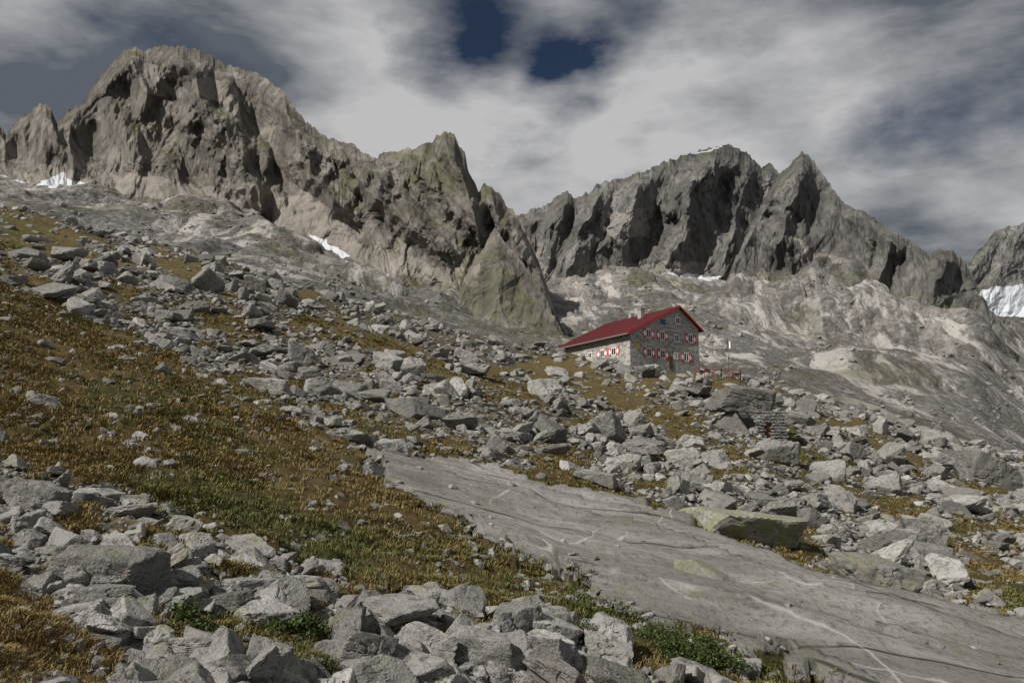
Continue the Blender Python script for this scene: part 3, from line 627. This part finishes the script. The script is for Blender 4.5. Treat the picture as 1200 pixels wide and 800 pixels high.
for rw in range(10):
    for cc in range(10):
        v, f = rock_shape(r.randint(0, 40), 3, .6); q = v*np.array([3.4*k, 3*k, 3.1*k])+np.array([(2+cc*4.0+(rw % 2)*2)*k, (2+cc*.8)*k, (-3+rw*3.6)*k])
        if 3 <= cc <= 4 and rw < 6: continue
        VV.append(q); FF.append(f+o); o += len(q)
np_mesh('dry_stone_wall', np.vstack(VV), np.vstack(FF), {'tone': r.rand(o)*.4+.1}, M_rock, False, sh_e)
boxes('shelter_door', [(13*k, 24*k, 8*k, 9*k, -3*k, 17*k)], M_wood, sh_e)

# ---------- camera ----------
cd = bpy.data.cameras.new('camera'); cam = bpy.data.objects.new('camera', cd); scene.collection.objects.link(cam)
cd.sensor_width = 36; cd.lens = 36*F/1200; cd.clip_start = .1; cd.clip_end = 12000
cam.location = (0, 0, CAMZ); cam.rotation_euler = (math.pi/2+TH, 0, 0); scene.camera = cam

# ---------- light ----------
sd = Vector((-.54, -.47, .62)).normalized()
L = bpy.data.lights.new('sun', 'SUN'); L.energy = 5.0; L.angle = math.radians(.5); L.color = (1., .955, .89)
lo = bpy.data.objects.new('sun', L); scene.collection.objects.link(lo); lo.rotation_euler = sd.to_track_quat('Z', 'Y').to_euler()
w = bpy.data.worlds.new('World'); scene.world = w; w.use_nodes = True; t = T(w.node_tree)
sky = t.n('ShaderNodeTexSky', sky_type='NISHITA', sun_disc=False, sun_elevation=math.asin(sd.z), sun_rotation=math.atan2(sd.x, sd.y), altitude=2500)
D = t.n('ShaderNodeTexCoord').outputs['Generated']; sp = t.n('ShaderNodeSeparateXYZ', {0: D})
zc = t.math('ADD', t.math('MAXIMUM', sp.outputs[2], 0.), .42); cx = t.math('DIVIDE', sp.outputs[0], zc); cy = t.math('DIVIDE', sp.outputs[1], zc)
P = t.n('ShaderNodeCombineXYZ', {0: cx, 1: cy, 2: sp.outputs[2]}).outputs[0]
P1 = t.map(P, (1.5, 1.7, 2.2), (0, 0, math.radians(20)), (3.1, 1.7, 0))
n1 = t.noise(P1, 2.1, 12, .58, .10); n2 = t.noise(t.map(P, (1.6, 1.9, 3.6), (0, .35, .5), (7, 2, 4)), 1.9, 12, .56, .10)
def spot(px_, py_, c0, amt):
    u_, v_ = ray(px_, py_); d = Vector((float(u_), 1, float(v_))).normalized()
    dp = t.n('ShaderNodeVectorMath', {0: D, 1: tuple(d)}, operation='DOT_PRODUCT').outputs['Value']
    m_ = t.rng(dp, c0, 1., 0, amt); m_.node.interpolation_type = 'SMOOTHSTEP'; return m_
cov = t.math('ADD', n1, .16)
for a in ((515, 10, .9925, -.23), (668, 78, .9972, -.20), (600, 45, .9965, -.09), (740, -10, .997, -.10)): cov = t.math('ADD', cov, spot(*a))
cov = t.rng(cov, .37, .62)
br = n2
for a in ((450, 130, .985, .09), (850, 110, .97, .11), (620, 170, .99, .11), (120, 30, .96, -.08), (1150, 260, .98, -.06), (960, 10, .985, -.07), (20, 90, .99, .05)): br = t.math('ADD', br, spot(*a))
cc = t.mix(t.rng(br, .37, .66), (1.05, 1.2, 1.45), (5.1, 5.1, 5.15))
bl = t.mix(1., sky.outputs[0], (.26, .27, .29), 'MULTIPLY')
fin = t.mix(cov, bl, cc)
bg = t.n('ShaderNodeBackground', {'Color': fin, 'Strength': .1}); o = t.n('ShaderNodeOutputWorld'); t.t.links.new(bg.outputs[0], o.inputs[0])
scene.view_settings.view_transform = 'Standard'; scene.view_settings.look = 'None'; scene.view_settings.exposure = 0
